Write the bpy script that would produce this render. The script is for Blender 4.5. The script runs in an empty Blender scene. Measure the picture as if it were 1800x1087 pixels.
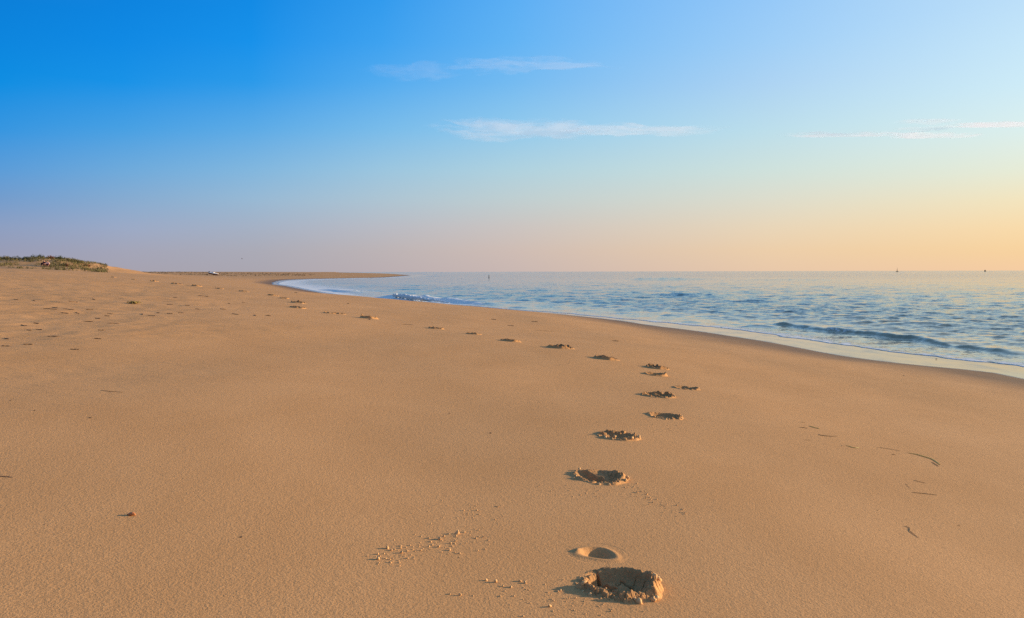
import bpy, bmesh, math, random
import numpy as np
from mathutils import Vector, Matrix

random.seed(7)
rng = np.random.default_rng(11)
SC = bpy.context.scene
COL = SC.collection
PI = math.pi

# ------------------------------------------------------------------ camera
W, H = 1800.0, 1087.0
FPX = 1413.0
EYE = 2.2
PITCH = math.atan((543.5 - 477.8) / FPX)
ROLL = 0.0024
_f = np.array([0, math.cos(PITCH), -math.sin(PITCH)])
_u = np.array([0, math.sin(PITCH), math.cos(PITCH)])
_r = np.array([1.0, 0, 0])
UPV = _u * math.cos(ROLL) + _r * math.sin(ROLL)
RTV = _r * math.cos(ROLL) - _u * math.sin(ROLL)
cam_d = bpy.data.cameras.new('camera')
cam = bpy.data.objects.new('camera', cam_d)
COL.objects.link(cam)
cam_d.sensor_width = 36.0
cam_d.lens = 36.0 * FPX / W
cam_d.clip_start = 0.05
cam_d.clip_end = 60000
cam.matrix_world = Matrix(((RTV[0], UPV[0], -_f[0], 0), (RTV[1], UPV[1], -_f[1], 0), (RTV[2], UPV[2], -_f[2], EYE), (0, 0, 0, 1)))
SC.camera = cam


def ray(px, py):
    d = _f + RTV * ((px - 900.0) / FPX) + UPV * ((543.5 - py) / FPX)
    return d / d[1]                       # per metre of depth


def on_plane(px, py, z=0.0):
    d = ray(px, py)
    t = (z - EYE) / d[2]
    return np.array([d[0] * t, t])


# ------------------------------------------------------------------ noise
def _hash(ix, iy, seed):
    h = (ix.astype(np.int64) * 374761393 + iy.astype(np.int64) * 668265263 + seed * 1274126177) & 0xFFFFFFFF
    h = ((h ^ (h >> 13)) * 1274126177) & 0xFFFFFFFF
    h = h ^ (h >> 16)
    return (h & 0xFFFFFF) / float(0xFFFFFF)


def noise2(x, y, seed=0):
    x = np.asarray(x, float); y = np.asarray(y, float)
    ix = np.floor(x); iy = np.floor(y)
    fx = x - ix; fy = y - iy
    u = fx * fx * fx * (fx * (fx * 6 - 15) + 10); v = fy * fy * fy * (fy * (fy * 6 - 15) + 10)
    def g(dx, dy):
        a = _hash(ix + dx, iy + dy, seed) * 2 * PI
        return np.cos(a) * (fx - dx) + np.sin(a) * (fy - dy)
    a = g(0, 0); b = g(1, 0); c = g(0, 1); d = g(1, 1)
    return (a + (b - a) * u + (c - a) * v + (a - b - c + d) * u * v) * 1.5


def fbm(x, y, seed=0, octv=4, gain=0.5):
    s = 0; a = 1.0
    for k in range(octv):
        s = s + a * noise2(x * 2 ** k + 17.3 * k, y * 2 ** k - 9.1 * k, seed + k)
        a *= gain
    return s


def worley(x, y, seed=0):
    """distance to nearest and second nearest cell point, and the cell's own random value"""
    ix = np.floor(x); iy = np.floor(y)
    d1 = np.full(x.shape, 9.0); d2 = np.full(x.shape, 9.0); val = np.zeros(x.shape)
    for dx in (-1, 0, 1):
        for dy in (-1, 0, 1):
            cx = ix + dx + _hash(ix + dx, iy + dy, seed); cy = iy + dy + _hash(ix + dx, iy + dy, seed + 91)
            d = np.hypot(cx - x, cy - y)
            r = _hash(ix + dx, iy + dy, seed + 173)
            near = d < d1
            d2 = np.where(near, d1, np.minimum(d2, d))
            val = np.where(near, r, val)
            d1 = np.where(near, d, d1)
    return d1, d2, val


def sstep(a, b, x):
    t = np.clip((x - a) / (b - a), 0, 1)
    return t * t * (3 - 2 * t)


# ------------------------------------------------------------------ shoreline and terrain
def smooth_line(pts, n=6):
    pts = [np.array(p, float) for p in pts]
    out = []
    for i in range(len(pts) - 1):
        p0 = pts[max(i - 1, 0)]; p1 = pts[i]; p2 = pts[i + 1]; p3 = pts[min(i + 2, len(pts) - 1)]
        for k in range(n):
            t = k / n
            out.append(0.5 * (2 * p1 + (p2 - p0) * t + (2 * p0 - 5 * p1 + 4 * p2 - p3) * t * t + (3 * p1 - p0 - 3 * p2 + p3) * t ** 3))
    out.append(pts[-1])
    return out


# where the wet film ends on the sand (far to near on the left, measured on the beach)
film_px = [(1800, 667.5), (1717, 654), (1578, 639), (1439, 618.5), (1320, 598), (1244, 586), (1131, 570.5), (1055, 560), (942, 549),
           (860, 542), (791, 536.5), (693, 530), (640, 525.5), (586, 519), (533, 509.5), (500, 503), (478, 499),
           (498, 492.8), (551, 490.6), (622, 489.1), (675, 488.0), (722, 484.2)]
outer_px = [(700, 482.6), (658, 480.6), (604, 479.35)]
front_px = [(1800, 644.4), (1717, 634.7), (1578, 618), (1439, 600), (1355, 587.5), (1300, 579.5), (1200, 570.5), (1100, 562), (1000, 552.5),
            (900, 545.2), (800, 536.6), (740, 532.6), (690, 529.0), (640, 524.6), (590, 518.4), (548, 511.4), (508, 503.2), (486, 499.2), (506, 493.6),
            (552, 491.3), (590, 490.4), (630, 489.3), (680, 488.1), (730, 484.6)]
near_film = [np.array(p) for p in ((13.5, -60), (12.6, -20), (11.8, -4), (11.0, 8))]
near_front = [np.array(p) for p in ((16, -60), (15.2, -20), (14.4, -4), (13.4, 8))]
film_w = smooth_line(near_film + [on_plane(x, y, 0.05) for x, y in film_px], 3)
outer_w = [on_plane(x, y, 0.05) for x, y in outer_px]
front_w = smooth_line(near_front + [on_plane(x, y, 0.012) for x, y in front_px], 3)
outer_f = [on_plane(x, y - .12, 0.0) for x, y in outer_px]
FILM = np.array(film_w + smooth_line(outer_w, 3))
FRONT = np.array(front_w + smooth_line(outer_f, 3))
CLOSE = [(-3500, 9000), (-9000, 9000), (-9000, -900), (30, -900)]


def signed(line, x, y):
    """distance from the line, positive on the land side"""
    d = np.full(x.shape, 1e9)
    for i in range(len(line) - 1):
        ax, ay = line[i]; bx, by = line[i + 1]
        vx, vy = bx - ax, by - ay
        t = np.clip(((x - ax) * vx + (y - ay) * vy) / (vx * vx + vy * vy + 1e-9), 0, 1)
        d = np.minimum(d, (x - ax - vx * t) ** 2 + (y - ay - vy * t) ** 2)
    d = np.sqrt(d)
    poly = [tuple(p) for p in line] + CLOSE
    ins = np.zeros(x.shape, bool)
    j = len(poly) - 1
    for i in range(len(poly)):
        xi, yi = poly[i]; xj, yj = poly[j]
        if yi != yj:
            ins ^= ((yi > y) != (yj > y)) & (x < (xj - xi) * (y - yi) / (yj - yi) + xi)
        j = i
    return np.where(ins, d, -d)


ZMAX = 2.62


def ground(x, y, want_d=False):
    x = np.asarray(x, float); y = np.asarray(y, float)
    d = signed(FILM, x, y)
    d = d + 0.22 * noise2(x * .35, y * .22, 5) * sstep(80, 20, y)
    R = np.hypot(x, y)
    s = 0.1 + (0.022 - 0.1) * sstep(130, 320, R)
    t = np.maximum(d, 0) * s * (1.10 - .008 * np.clip(d, 0, 20))
    k = 3.0
    land = -np.log(np.exp(-k * t) + math.exp(-k * ZMAX)) / k + math.log(1 + math.exp(-k * ZMAX)) / k
    under = np.where(d > -3.2, 0.022 * d, -0.07 + 0.06 * (d + 3.2))
    z = 0.05 + np.where(d > 0, land, np.maximum(under, -4))
    dry = sstep(3, 12, d)
    # broad unevenness of the beach, the back shore more trodden than the wet slope
    und = 0.014 * noise2(x / 1.7, y / 2.6, 21) + 0.03 * noise2(x / 6.0, y / 11.0, 22)
    und = und + 0.09 * noise2(x / 19.0, y / 30.0, 23) * sstep(14, 26, d)
    z = z + und * sstep(0.3, 6, d)
    rough = sstep(13.5, 17, d + 1.2 * noise2(x / 2.5, y / 2.5, 40)) * sstep(60, 30, R)
    z = z + rough * (0.007 * noise2(x / .22, y / .3, 31) + 0.012 * noise2(x / .6, y / .5, 32))
    far = sstep(30, 60, R) * sstep(16, 24, d)
    z = z + far * (0.07 * noise2(x / 3.5, y / 5, 35) + 0.05 * np.abs(noise2(x / 1.3, y / 2, 36)))
    # dune at the left
    dx = sstep(-55.5, -70.5, x + 1.2 * noise2(x / 5, y / 5, 50))
    dy = np.exp(-((y - 124) / 13.0) ** 2)
    z = z + 1.75 * dx * dy * (1 + 0.22 * noise2(x / 6, y / 6, 51) + .1 * noise2(x / 2.2, y / 2.2, 52))
    return (z, d) if want_d else z


def hit(px, py, n=1500):
    d = ray(px, py)
    t = np.geomspace(1.2, 600, n)
    g = ground(d[0] * t, t) - (EYE + d[2] * t)
    i = int(np.argmax(g > 0))
    if g[i] <= 0:
        i = n - 1
    a, b = t[max(i - 1, 0)], t[i]
    tt = np.linspace(a, b, 24)
    g = ground(d[0] * tt, tt) - (EYE + d[2] * tt)
    i = int(np.argmax(g > 0))
    T = tt[i] if g[i] > 0 else b
    x, y = d[0] * T, T
    return np.array([x, y, float(ground(np.array([x]), np.array([y]))[0])])


# ------------------------------------------------------------------ mesh helpers
def grid_mesh(name, X, Y, Z, mat, attrs=None, keep=None):
    n, m = X.shape
    co = np.stack([X, Y, Z], -1).reshape(-1, 3).astype(np.float32)
    idx = np.arange(n * m).reshape(n, m)
    q = np.stack([idx[:-1, :-1], idx[:-1, 1:], idx[1:, 1:], idx[1:, :-1]], -1).reshape(-1, 4)
    if keep is not None:
        k = keep.reshape(-1)
        q = q[k[q].any(1)]
        used = np.zeros(n * m, bool); used[q.ravel()] = True
        remap = np.cumsum(used) - 1
        co = co[used]; q = remap[q]
        attrs = {a: v.reshape(-1)[used] for a, v in (attrs or {}).items()}
    me = bpy.data.meshes.new(name)
    me.vertices.add(len(co)); me.vertices.foreach_set('co', co.ravel())
    me.loops.add(q.size); me.loops.foreach_set('vertex_index', q.ravel().astype(np.int32))
    me.polygons.add(len(q))
    me.polygons.foreach_set('loop_start', np.arange(0, q.size, 4, dtype=np.int32))
    me.polygons.foreach_set('loop_total', np.full(len(q), 4, np.int32))
    me.polygons.foreach_set('use_smooth', np.ones(len(q), bool))
    me.update(calc_edges=True)
    for a, v in (attrs or {}).items():
        at = me.attributes.new(a, 'FLOAT', 'POINT')
        at.data.foreach_set('value', np.ascontiguousarray(v.reshape(-1), dtype=np.float32))
    me.materials.append(mat)
    o = bpy.data.objects.new(name, me)
    COL.objects.link(o)
    return o


def mesh_obj(name, verts, faces, mat, parent=None, smooth=True):
    me = bpy.data.meshes.new(name)
    me.from_pydata([tuple(v) for v in verts], [], faces)
    me.validate()
    if smooth:
        me.polygons.foreach_set('use_smooth', np.ones(len(me.polygons), bool))
    for m in (mat if isinstance(mat, (list, tuple)) else [mat]):
        me.materials.append(m)
    me.update()
    o = bpy.data.objects.new(name, me)
    COL.objects.link(o)
    if parent is not None:
        o.parent = parent
    return o


def tag(o, label=None, cat=None, group=None, kind=None):
    if label: o['label'] = label
    if cat: o['category'] = cat
    if group: o['group'] = group
    if kind: o['kind'] = kind
    return o


def empty(name, loc, rz=0.0):
    o = bpy.data.objects.new(name, None)
    COL.objects.link(o)
    o.empty_display_size = .2
    o.location = loc
    o.rotation_euler = (0, 0, rz)
    return o


def loft(rings, closed_ends=True):
    """rings: list of equal-length lists of points"""
    V = []; F = []
    n = len(rings[0])
    for r in rings:
        V += [tuple(p) for p in r]
    for i in range(len(rings) - 1):
        for k in range(n):
            a = i * n + k; b = i * n + (k + 1) % n
            F.append((a, b, b + n, a + n))
    if closed_ends:
        F.append(tuple(reversed(range(n))))
        F.append(tuple(range((len(rings) - 1) * n, len(rings) * n)))
    return V, F


def tube(path, radii, n=8, flat=1.0):
    rings = []
    path = [np.array(p, float) for p in path]
    for i, p in enumerate(path):
        t = path[min(i + 1, len(path) - 1)] - path[max(i - 1, 0)]
        t = t / (np.linalg.norm(t) + 1e-9)
        ref = np.array([0, 0, 1.0]) if abs(t[2]) < .9 else np.array([1.0, 0, 0])
        s = np.cross(t, ref); s /= np.linalg.norm(s)
        u = np.cross(s, t)
        r = radii[i] if hasattr(radii, '__len__') else radii
        rings.append([p + s * r * math.cos(2 * PI * k / n) + u * r * flat * math.sin(2 * PI * k / n) for k in range(n)])
    return loft(rings)


# ------------------------------------------------------------------ materials
def lin(c):
    return tuple((v / 12.92 if v <= .04045 else ((v + .055) / 1.055) ** 2.4) for v in (x / 255.0 for x in c)) + (1.0,)


class NT:
    def __init__(self, tree):
        self.t = tree; self.n = tree.nodes; self.l = tree.links

    def node(self, typ, **kw):
        n = self.n.new(typ)
        for k, v in kw.items():
            if k == 'ins':
                for a, b in v.items():
                    self.put(n.inputs[a], b)
            else:
                setattr(n, k, v)
        return n

    def put(self, sock, val):
        if hasattr(val, 'is_output') or isinstance(val, bpy.types.NodeSocket):
            self.l.new(val, sock)
        else:
            sock.default_value = val

    def math(self, op, a, b=None, c=None, clamp=False):
        n = self.n.new('ShaderNodeMath'); n.operation = op; n.use_clamp = clamp
        self.put(n.inputs[0], a)
        if b is not None: self.put(n.inputs[1], b)
        if c is not None: self.put(n.inputs[2], c)
        return n.outputs[0]

    def mix(self, f, a, b, blend='MIX'):
        n = self.n.new('ShaderNodeMix'); n.data_type = 'RGBA'; n.blend_type = blend; n.clamp_factor = True
        self.put(n.inputs['Factor'], f)
        self.put(n.inputs[6], a); self.put(n.inputs[7], b)
        return n.outputs[2]

    def rng(self, v, a, b, c=0.0, d=1.0, smooth=False):
        n = self.n.new('ShaderNodeMapRange')
        if smooth: n.interpolation_type = 'SMOOTHSTEP'
        self.put(n.inputs['Value'], v)
        for i, x in zip((1, 2, 3, 4), (a, b, c, d)):
            self.put(n.inputs[i], x)
        return n.outputs[0]

    def noise(self, vec, scale, detail=2.0, rough=.5, dim='3D'):
        n = self.n.new('ShaderNodeTexNoise'); n.noise_dimensions = dim
        self.put(n.inputs['Vector'], vec)
        n.inputs['Scale'].default_value = scale; n.inputs['Detail'].default_value = detail; n.inputs['Roughness'].default_value = rough
        return n.outputs['Fac']

    def attr(self, name):
        n = self.n.new('ShaderNodeAttribute'); n.attribute_name = name
        return n.outputs['Fac']

    def stretch(self, vec, s):
        n = self.n.new('ShaderNodeMapping'); n.inputs['Scale'].default_value = s
        self.put(n.inputs['Vector'], vec)
        return n.outputs[0]


def new_mat(name):
    m = bpy.data.materials.new(name)
    m.use_nodes = True
    nt = NT(m.node_tree)
    b = m.node_tree.nodes['Principled BSDF']
    return m, nt, b


def plain(name, col, rough=.7, var=.25, scale=30.0, bump=0.0):
    m, nt, b = new_mat(name)
    pos = nt.node('ShaderNodeNewGeometry').outputs['Position']
    n = nt.noise(pos, scale, 3)
    c = nt.mix(n, tuple(x * (1 - var) for x in col[:3]) + (1,), tuple(min(1, x * (1 + var)) for x in col[:3]) + (1,))
    nt.put(b.inputs['Base Color'], c)
    b.inputs['Roughness'].default_value = rough
    if bump:
        bp = nt.node('ShaderNodeBump', ins={'Height': n, 'Strength': bump, 'Distance': .02})
        nt.put(b.inputs['Normal'], bp.outputs[0])
    return m


def sand_material(name, damp=0.0, pale=0.0):
    m, nt, b = new_mat(name)
    pos = nt.node('ShaderNodeNewGeometry').outputs['Position']
    grain = nt.noise(pos, 420, 2, .6)
    clump = nt.noise(pos, 130, 3, .6)
    patch = nt.noise(nt.stretch(pos, (1, .5, 1)), 1.6, 4, .6)
    broad = nt.noise(nt.stretch(pos, (.2, .07, .2)), 1.0, 3)
    wet = nt.attr('wet'); film = nt.attr('film'); rough_a = nt.attr('back')
    base = nt.mix(nt.rng(clump, .3, .7), lin((179, 135, 90)), lin((214, 165, 113)))
    base = nt.mix(nt.rng(grain, .62, .78), base, lin((232, 194, 142)))
    base = nt.mix(nt.rng(grain, .34, .22), base, lin((104, 78, 48)))
    base = nt.mix(nt.rng(patch, .35, .7, 0, .38), base, lin((172, 126, 78)))
    base = nt.mix(nt.rng(broad, .3, .7, 0, .45), base, lin((196, 144, 88)))
    if pale:
        base = nt.mix(pale, base, lin((236, 196, 142)))
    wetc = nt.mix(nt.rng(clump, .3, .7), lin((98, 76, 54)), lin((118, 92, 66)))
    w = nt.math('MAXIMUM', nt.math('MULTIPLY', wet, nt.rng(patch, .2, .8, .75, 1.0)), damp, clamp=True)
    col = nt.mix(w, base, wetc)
    col = nt.mix(nt.math('MULTIPLY', film, .6), col, lin((112, 92, 72)))
    nt.put(b.inputs['Base Color'], col)
    ro = nt.rng(w, 0, 1, .92, .62)
    ro = nt.math('MULTIPLY', ro, nt.rng(film, 0, 1, 1, nt.rng(nt.noise(nt.stretch(pos, (1.2, .5, 1)), 1.6, 4, .6), .3, .7, .04, .30)))
    nt.put(b.inputs['Roughness'], ro)
    nt.put(b.inputs['Specular IOR Level'], nt.rng(film, 0, 1, .12, .9))
    # grains, clumps, then wind marks on the dry back shore
    wind = nt.noise(nt.stretch(pos, (3.2, 9.0, 3.0)), 1.0, 3, .6)
    hgt = nt.math('ADD', nt.math('MULTIPLY', clump, .0050), nt.math('MULTIPLY', grain, .0018))
    hgt = nt.math('ADD', hgt, nt.math('MULTIPLY', nt.noise(pos, 38, 3, .6), .004))
    hgt = nt.math('ADD', hgt, nt.math('MULTIPLY', wind, nt.math('MULTIPLY', rough_a, .03)))
    dry = nt.math('SUBTRACT', 1.0, nt.math('MAXIMUM', nt.math('MULTIPLY', wet, .55), nt.math('MULTIPLY', film, 1.0)), clamp=True)
    bp = nt.node('ShaderNodeBump', ins={'Height': hgt, 'Strength': nt.math('MULTIPLY', dry, .45), 'Distance': 1.0})
    nt.put(b.inputs['Normal'], bp.outputs[0])
    return m


def sea_material():
    m, nt, b = new_mat('sea_water')
    pos = nt.node('ShaderNodeNewGeometry').outputs['Position']
    foam_a = nt.attr('foam'); calm = nt.attr('calm'); shallow = nt.attr('shallow')
    r1 = nt.noise(nt.stretch(pos, (1.3, 2.6, 1.0)), 1.0, 5, .62)
    r2 = nt.noise(nt.stretch(pos, (6.0, 9.0, 6.0)), 1.0, 3, .6)
    big = nt.noise(nt.stretch(pos, (.02, .06, .02)), 1.0, 3, .6)
    h = nt.math('ADD', nt.math('MULTIPLY', r1, .13), nt.math('MULTIPLY', r2, .022))
    amp = nt.math('MULTIPLY', nt.rng(calm, 0, 1, 1.3, 1.8), nt.rng(big, .3, .7, .55, 1.15))
    amp = nt.math('MULTIPLY', amp, nt.rng(shallow, 0, 1, 1, .45))
    def ncol(vec, scale, detail):
        n = nt.node('ShaderNodeTexNoise'); nt.put(n.inputs['Vector'], vec)
        n.inputs['Scale'].default_value = scale; n.inputs['Detail'].default_value = detail; n.inputs['Roughness'].default_value = .6
        v = nt.node('ShaderNodeVectorMath', operation='SUBTRACT'); nt.put(v.inputs[0], n.outputs['Color']); v.inputs[1].default_value = (.5, .5, .5)
        return v.outputs[0]
    va = nt.node('ShaderNodeVectorMath', operation='ADD')
    nt.put(va.inputs[0], ncol(nt.stretch(pos, (.9, 1.8, 1.0)), 1.0, 4)); nt.put(va.inputs[1], ncol(nt.stretch(pos, (5.0, 8.0, 5.0)), 1.0, 2))
    vs_ = nt.node('ShaderNodeVectorMath', operation='MULTIPLY'); nt.put(vs_.inputs[0], va.outputs[0]); vs_.inputs[1].default_value = (.40, .52, 0)
    vk = nt.node('ShaderNodeVectorMath', operation='SCALE'); nt.put(vk.inputs[0], vs_.outputs[0]); nt.put(vk.inputs['Scale'], amp)
    vn_ = nt.node('ShaderNodeVectorMath', operation='ADD'); nt.put(vn_.inputs[0], vk.outputs[0]); nt.put(vn_.inputs[1], nt.node('ShaderNodeNewGeometry').outputs['Normal'])
    vz = nt.node('ShaderNodeVectorMath', operation='NORMALIZE'); nt.put(vz.inputs[0], vn_.outputs[0])
    water = nt.mix(shallow, lin((6, 74, 86)), lin((142, 136, 112)))
    lace = nt.noise(nt.stretch(pos, (1.6, 1.0, 1.0)), 2.2, 6, .72)
    f = nt.rng(nt.math('ADD', foam_a, nt.math('MULTIPLY', nt.math('SUBTRACT', lace, .5), 1.5)), .42, .62, 0, 1, True)
    f = nt.math('MULTIPLY', f, nt.rng(foam_a, 0.02, .15))
    nt.put(b.inputs['Base Color'], nt.mix(f, water, lin((226, 228, 226))))
    nt.put(b.inputs['Roughness'], nt.rng(f, 0, 1, .07, .8))
    b.inputs['IOR'].default_value = 1.333
    nt.put(b.inputs['Normal'], vz.outputs[0])
    return m


M_SAND = sand_material('beach_sand')
M_DAMP = sand_material('damp_turned_sand', .55)
M_CLOD = sand_material('sand_lump', 0.0, .55)
M_SEA = sea_material()
M_FOAM = plain('white_foam', lin((232, 232, 228)), .8, .06, 9)
M_WEED = plain('dry_seaweed', lin((118, 88, 54)), .7, .35, 60)
M_STALK = plain('brown_stalk', lin((104, 76, 34)), .65, .3, 80)
M_GREEN = plain('green_blade', lin((150, 148, 30)), .5, .25, 60)
M_TUFT = plain('yellowed_weed', lin((158, 138, 66)), .6, .3, 40)
M_SHELL = plain('orange_shell', lin((186, 116, 62)), .45, .3, 90, .2)
M_DARK = plain('dark_pebble', lin((40, 32, 26)), .6, .3, 120)
M_LEAF = plain('dune_leaf_green', lin((52, 66, 38)), .7, .4, 1.2)
M_LEAF2 = plain('dune_leaf_olive', lin((92, 86, 34)), .7, .35, 1.2)
M_LEAF3 = plain('dune_leaf_russet', lin((112, 68, 34)), .7, .35, 1.2)
M_GRASS = plain('dune_grass_blade', lin((92, 86, 44)), .7, .4, .8)
M_GRASSF = plain('far_grass_blade', lin((78, 68, 56)), .8, .3, .4)
M_TWIG = plain('shrub_twig', lin((66, 50, 36)), .8, .3, 20)

# ------------------------------------------------------------------ footprints: measured places in the photograph
# px, py, width px, style; the angle turns the long axis
PRINTS = [
    (1086, 1029, 158, 'crack', -28, 'nearest deep footprint, its dark floor cracked and its rim crumbled', 1),
    (1053, 839, 92, 'split', -24, 'footprint with two hollows and an orange lip, nearest but one to the viewer', 2),
    (1087, 767, 80, 'plates', -20, 'wide broken footprint of tilted sand plates, left of the round one', 3),
    (1168, 732, 64, 'bowl', -8, 'round bowl footprint with a long blue shadow at its left', 4),
    (1156, 696, 64, 'plates', -14, 'humped footprint of piled plates just left of and below the small one', 5),
    (1206, 683, 32, 'bowl', -6, 'small oval footprint standing furthest right in the trail', 6),
    (1152, 659, 42, 'crack', -10, 'dark upright footprint, lower of the close pair where the trail turns', 7),
    (1154, 647, 40, 'plates', -12, 'crumbly footprint, upper of the close pair where the trail turns', 8),
    (1066, 631, 42, 'split', -10, 'flat two-part footprint left of the close pair at the turn', 9),
    (985, 612, 46, 'plates', -10, 'jagged footprint with two raised knobs in mid trail', 10),
    (898, 600, 34, 'split', -8, 'low thin footprint between the jagged one and the hump', 11),
    (833, 588, 24, 'plates', -12, 'small humped orange-topped footprint in mid trail', 12),
    (767, 578, 26, 'split', -10, 'low ragged footprint left of the small orange-topped hump', 13),
    (649, 560, 30, 'crack', -8, 'dark pointed footprint standing alone in the far half of the trail', 14),
    (580, 551, 16, 'bowl', -6, 'pale left half of the side-by-side print pair', 15),
    (597, 552, 13, 'bowl', -6, 'dark right half of the side-by-side print pair', 16),
    (524, 541.5, 26, 'split', -8, 'flat footprint lying right under the tall sandy mound', 17),
    (525, 533, 26, 'plates', -8, 'tall mounded footprint with a bright right edge near the bay', 18),
    (500, 525, 14, 'plates', -8, 'small crumbly footprint between mound and double print', 19),
    (480, 520, 18, 'plates', -8, 'broad brown footprint left of the small crumbly one', 20),
    (429, 513, 16, 'split', -6, 'thin dark footprint nearest to the bay tip on its left', 21),
    (386, 508, 14, 'split', -6, 'faint slanting footprint straight below the boat', 22),
    (346, 503.3, 17, 'crack', -6, 'peaked dark footprint below and left of the boat', 23),
    (311, 499.5, 19, 'split', -6, 'long double footprint far left of the boat', 24),
    (271, 495, 13, 'crack', -6, 'short dark footprint in the far trail toward the dune', 25),
    (236, 492, 13, 'split', -6, 'very faint footprint in the far trail toward the dune', 26),
    (200, 488, 9, 'crack', -6, 'tiny dark footprint, last one before the dune end', 27),
]
plist = []
for px, py, wpx, style, ang, label, seed in PRINTS:
    p = hit(px, py)
    half = (0.41 if p[1] < 10 else .47) * wpx / FPX * p[1]
    half = max(.12, min(half, .18))
    plist.append((p, half, style, ang, label, seed))

# ------------------------------------------------------------------ beach
az = np.concatenate([np.arange(-180, -46, 6.0), np.arange(-46, 46, 0.18), np.arange(46, 181, 6.0)])
rr = np.concatenate([[0.02, .3, .6, .9, 1.2], 1.5 * np.exp(np.arange(0, math.log(40 / 1.5), .0046)), 40 * np.exp(np.arange(0, math.log(400 / 40), .009)),
                     400 * np.exp(np.arange(0, math.log(9500 / 400), .02))])
A, R = np.meshgrid(np.radians(az), rr)
GX, GY = R * np.sin(A), R * np.cos(A)
GZ, GD = ground(GX, GY, True)
HOLES = []
for p, half, style, ang, label, seed in plist:
    if p[1] < 10:
        HOLES.append((p[0], p[1], half))
D0 = on_plane(1050, 972, 1.05)
dent = hit(1050, 973)
for x, y, half in HOLES:
    e = np.hypot((GX - x) / half, (GY - y) / half)
    GZ = GZ - 0.12 * sstep(.98, .72, e)
e = np.hypot((GX - dent[0]) / .13, (GY - dent[1]) / .13)
GZ = GZ - 0.08 * sstep(.8, .55, e)
FD = signed(FRONT, GX, GY)
wetn = noise2(GX / 2.5, GY / 5.0, 61) * .8
wet = sstep(4.6 + wetn, 0.2 + .4 * wetn, GD)
film = sstep(.05, -.12, GD) * np.ones_like(GX)
back = sstep(12.5, 16, GD + 1.5 * noise2(GX / 2.5, GY / 2.5, 40)) * sstep(120, 40, R)
beach = grid_mesh('beach', GX, GY, GZ, M_SAND, {'wet': wet, 'film': film, 'back': back})
tag(beach, kind='structure')

# ------------------------------------------------------------------ sea
saz = np.concatenate([np.arange(-40, -24, .8), np.arange(-24, 41, .1), np.arange(41, 175, 5.0)])
inv = np.linspace(1 / 9.0, 1 / 16000.0, 1150)
sr = np.concatenate([[3, 5, 7], 1 / inv])
SA, SR = np.meshgrid(np.radians(saz), sr)
SX, SY = SR * np.sin(SA), SR * np.cos(SA)
dr = SR * SR * abs(inv[1] - inv[0])
SD = -signed(FRONT, SX, SY)               # metres seaward of the wave front
SD = SD + (0.22 * noise2(SX / 1.4, SY / 1.4, 70) + .09 * noise2(SX / .4, SY / .4, 71)) * sstep(120, 40, SR)
Z = np.zeros_like(SX)
for k in range(46):
    lam = 0.30 * (9.0 / 0.30) ** (k / 45.0)
    th = math.radians(-98 + rng.normal(0, 34))
    kx, ky = math.cos(th) * 2 * PI / lam, math.sin(th) * 2 * PI / lam
    ph = rng.uniform(0, 2 * PI)
    a = lam * (0.0060 if lam < 1.8 else .0044) * min(1.0, (1.6 / lam) ** .55)
    fade = sstep(1.6, 3.5, lam / dr)
    wob = 1.2 * noise2(SX / (lam * 4), SY / (lam * 4), 80 + k)
    c = np.sin(kx * SX + ky * SY + ph + wob * 2)
    Z += a * fade * (c + .25 * c * c)
Z *= sstep(-.3, 9, SD) * .85 + .15
foam = np.zeros_like(SX)


def ridge(px_pts, amp, wf, wb, zp=0.0, taper=.25, seed=0, foamy=0.0, rag=.25, brk=.35):
    """a swell crest along points measured on the water; steep towards the beach"""
    global Z, foam
    L = np.array(smooth_line([on_plane(x, y, zp) for x, y in px_pts], 6))
    best = np.full(SX.shape, 1e9); par = np.zeros(SX.shape); side = np.zeros(SX.shape)
    seg = np.hypot(*(L[1:] - L[:-1]).T); cum = np.concatenate([[0], np.cumsum(seg)])
    for i in range(len(L) - 1):
        ax, ay = L[i]; vx, vy = L[i + 1] - L[i]
        t = np.clip(((SX - ax) * vx + (SY - ay) * vy) / (vx * vx + vy * vy), 0, 1)
        ex, ey = SX - ax - vx * t, SY - ay - vy * t
        d2 = ex * ex + ey * ey
        m = d2 < best
        best = np.where(m, d2, best); par = np.where(m, (cum[i] + t * seg[i]) / cum[-1], par)
        side = np.where(m, np.sign(vx * ey - vy * ex), side)
    s = np.sqrt(best) * side              # px points run left to right: positive is seaward
    s = s + rag * noise2(SX / 2.2, SY / 2.2, seed + 3)
    A_ = amp * sstep(0, taper, par) * sstep(1, 1 - taper, par) * (1 + .5 * noise2(par * cum[-1] / 2.5, par * 0 + seed, seed) + brk * noise2(par * cum[-1] / .8, s * .8 + seed, seed + 1))
    prof = np.where(s > 0, np.exp(-(s / wb) ** 2), np.exp(-(s / wf) ** 2))
    Z = Z + A_ * prof
    if foamy:
        g = np.where(s > 0, np.exp(-(s / (wb * .35)) ** 2), np.exp(-(s / (wf * 2.6)) ** 2))
        foam = np.maximum(foam, foamy * g * sstep(0, taper * .6, par) * sstep(1, 1 - taper, par))


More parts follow.
